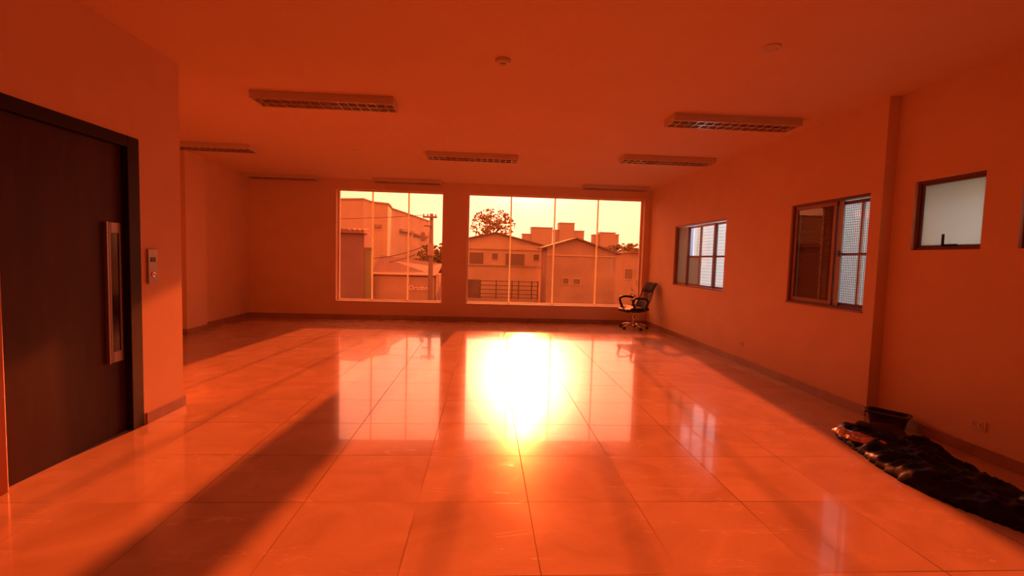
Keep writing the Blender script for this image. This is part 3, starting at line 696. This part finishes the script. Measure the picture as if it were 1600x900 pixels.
# tower blocks
def tower(blocks, y, lab):
    x = sum(b[0]+b[1] for b in blocks)/2/len(blocks); e = tag(empty('apartment_block', (x, y, G)), lab, 'building', 'distant apartment blocks')
    for (x0, x1, z, dy) in blocks:
        b = rel(e, MB().box(x0, x1, y+dy, y+5, G, z)).build('block', M['tower'], e)
        rel(e, MB().box(x0-.15, x1+.15, y+dy-.15, y+5.1, z, z+.25)).build('parapet', M['tower'], b)
tower([(12.7, 15.8, 9.7, 1), (15.66, 22.8, 12.0, 0)], 160, 'stepped distant apartment block, leftmost of the three on the skyline')
tower([(23.6, 25.3, 11.4, 1), (25.2, 30.3, 13.8, 0), (30.3, 33.9, 11.3, 1)], 160, 'tallest distant apartment block with a raised middle, centre of the three')
tower([(37.3, 39.4, 10.2, 1), (39.4, 44.6, 11.0, 0), (44.6, 46.1, 10.5, 1)], 160, 'distant apartment block standing alone at the right of the three')

# trees
def tree(name, loc, crown, n, size, lab, trunk_r=.2, cat='tree', hollow=.3, lm='leaf', group=None):
    e = tag(empty(name, loc), lab, cat, group); rnd = random.Random(hash(lab) % 1000 if False else int(loc[0]*13+loc[1]*7))
    cx, cy, cz, rx, ry, rz = crown
    mb = MB(); mb.tube([(0, 0, 0), (.05, 0, (cz-rz)*.6), (0, .05, cz-rz*.5)], [trunk_r, trunk_r*.8, trunk_r*.5], 8)
    for k in range(9):
        a = 2*PI*k/9; mb.tube([(0, 0, cz-rz*.7), (cx+rx*.4*math.cos(a), cy+ry*.4*math.sin(a), cz-rz*.1), (cx+rx*.8*math.cos(a), cy+ry*.8*math.sin(a), cz+rz*.35*math.sin(k*2.1))], [trunk_r*.4, trunk_r*.22, trunk_r*.08], 5)
    mb.build('trunk', M['bark'], e)
    mb = MB(); c = 0
    while c < n:
        v = Vector((rnd.uniform(-1, 1), rnd.uniform(-1, 1), rnd.uniform(-1, 1)))
        if v.length > 1 or v.length < hollow: continue
        if noise.noise(v*2.6 + Vector(loc)) < -.08: continue
        p = Vector((cx+v.x*rx, cy+v.y*ry, cz+v.z*rz)); s = size*rnd.uniform(.6, 1.3)
        R_ = Matrix.Rotation(rnd.uniform(0, 6.3), 3, 'Z') @ Matrix.Rotation(rnd.uniform(-1.2, 1.2), 3, 'X') @ Matrix.Rotation(rnd.uniform(-1.2, 1.2), 3, 'Y')
        q = [mb.bm.verts.new(p + R_ @ Vector(o_)*s) for o_ in ((-.5, 0, 0), (0, -.3, .08), (.5, 0, 0), (0, .3, .08))]
        mb.bm.faces.new(q); c += 1
    mb.build('foliage', M[lm], e)
tree('tree', (.9, 60, G), (0, 0, 8.9, 2.9, 2.5, 2.0), 900, .42, 'airy tree with sparse leaves rising behind the pale gabled house', .22, hollow=.1)
tree('tree', (-3.5, 32, G), (0, 0, 4.0, 1.3, 1.3, 1.6), 900, .35, 'leafy tree at the right edge of the left window behind the pole', .2)
tree('tree', (17.3, 56, G), (0, 0, 5.0, 4.0, 2.5, 1.9), 1500, .6, 'dark bushy tree at the far right end of the wide window', .2)
tree('bush', (-1.9, 24.9, G), (0, 0, 2.3, .8, .8, 1.6), 600, .3, 'dark bush beside the shop, lower right in the left window', .08, 'bush')
tree('bush', (11.4, 31.6, G), (0, 0, 2.1, 1.5, 1.0, 1.7), 700, .35, 'green bush behind the boundary wall at lower right of the wide window', .08, 'bush')

# neighbouring building beside the right-hand windows
def siding():
    m = mat('pale horizontal siding', (.80, .72, .66), .8); t = m.node_tree; b = t.nodes['Principled BSDF']
    co = t.nodes.new('ShaderNodeTexCoord'); sp = t.nodes.new('ShaderNodeSeparateXYZ'); t.links.new(co.outputs['Object'], sp.inputs[0])
    a = t.nodes.new('ShaderNodeMath'); a.operation = 'DIVIDE'; a.inputs[1].default_value = .085; t.links.new(sp.outputs[2], a.inputs[0])
    f = t.nodes.new('ShaderNodeMath'); f.operation = 'FRACT'; t.links.new(a.outputs[0], f.inputs[0])
    g = t.nodes.new('ShaderNodeMath'); g.operation = 'LESS_THAN'; g.inputs[1].default_value = .2; t.links.new(f.outputs[0], g.inputs[0])
    mx = t.nodes.new('ShaderNodeMix'); mx.data_type = 'RGBA'; mx.inputs['A'].default_value = (.62, .46, .31, 1); mx.inputs['B'].default_value = (.38, .27, .18, 1)
    t.links.new(g.outputs[0], mx.inputs['Factor']); t.links.new(mx.outputs['Result'], b.inputs['Base Color']); return m
M['siding'] = siding()
nb = tag(empty('neighbour_building', (6.2, 8, G)), 'pale neighbouring building close outside the right-hand windows', 'building')
rel(nb, MB().box(6.2, 9, -3, 9.0, G, 4.6)).build('wall', M['neigh'], nb)
rel(nb, MB().box(6.2, 9, 9.0, 15.2, G, 4.6)).build('siding_wall', M['siding'], nb)
hx = rel(nb, MB().box(6.12, 6.2, 13.5, 14.6, 1.3, 2.7)).build('window_frame', M['alu'], nb)
rel(nb, MB().box(6.10, 6.13, 13.6, 14.5, 1.4, 2.6)).build('window_glass', M['pane'], hx)
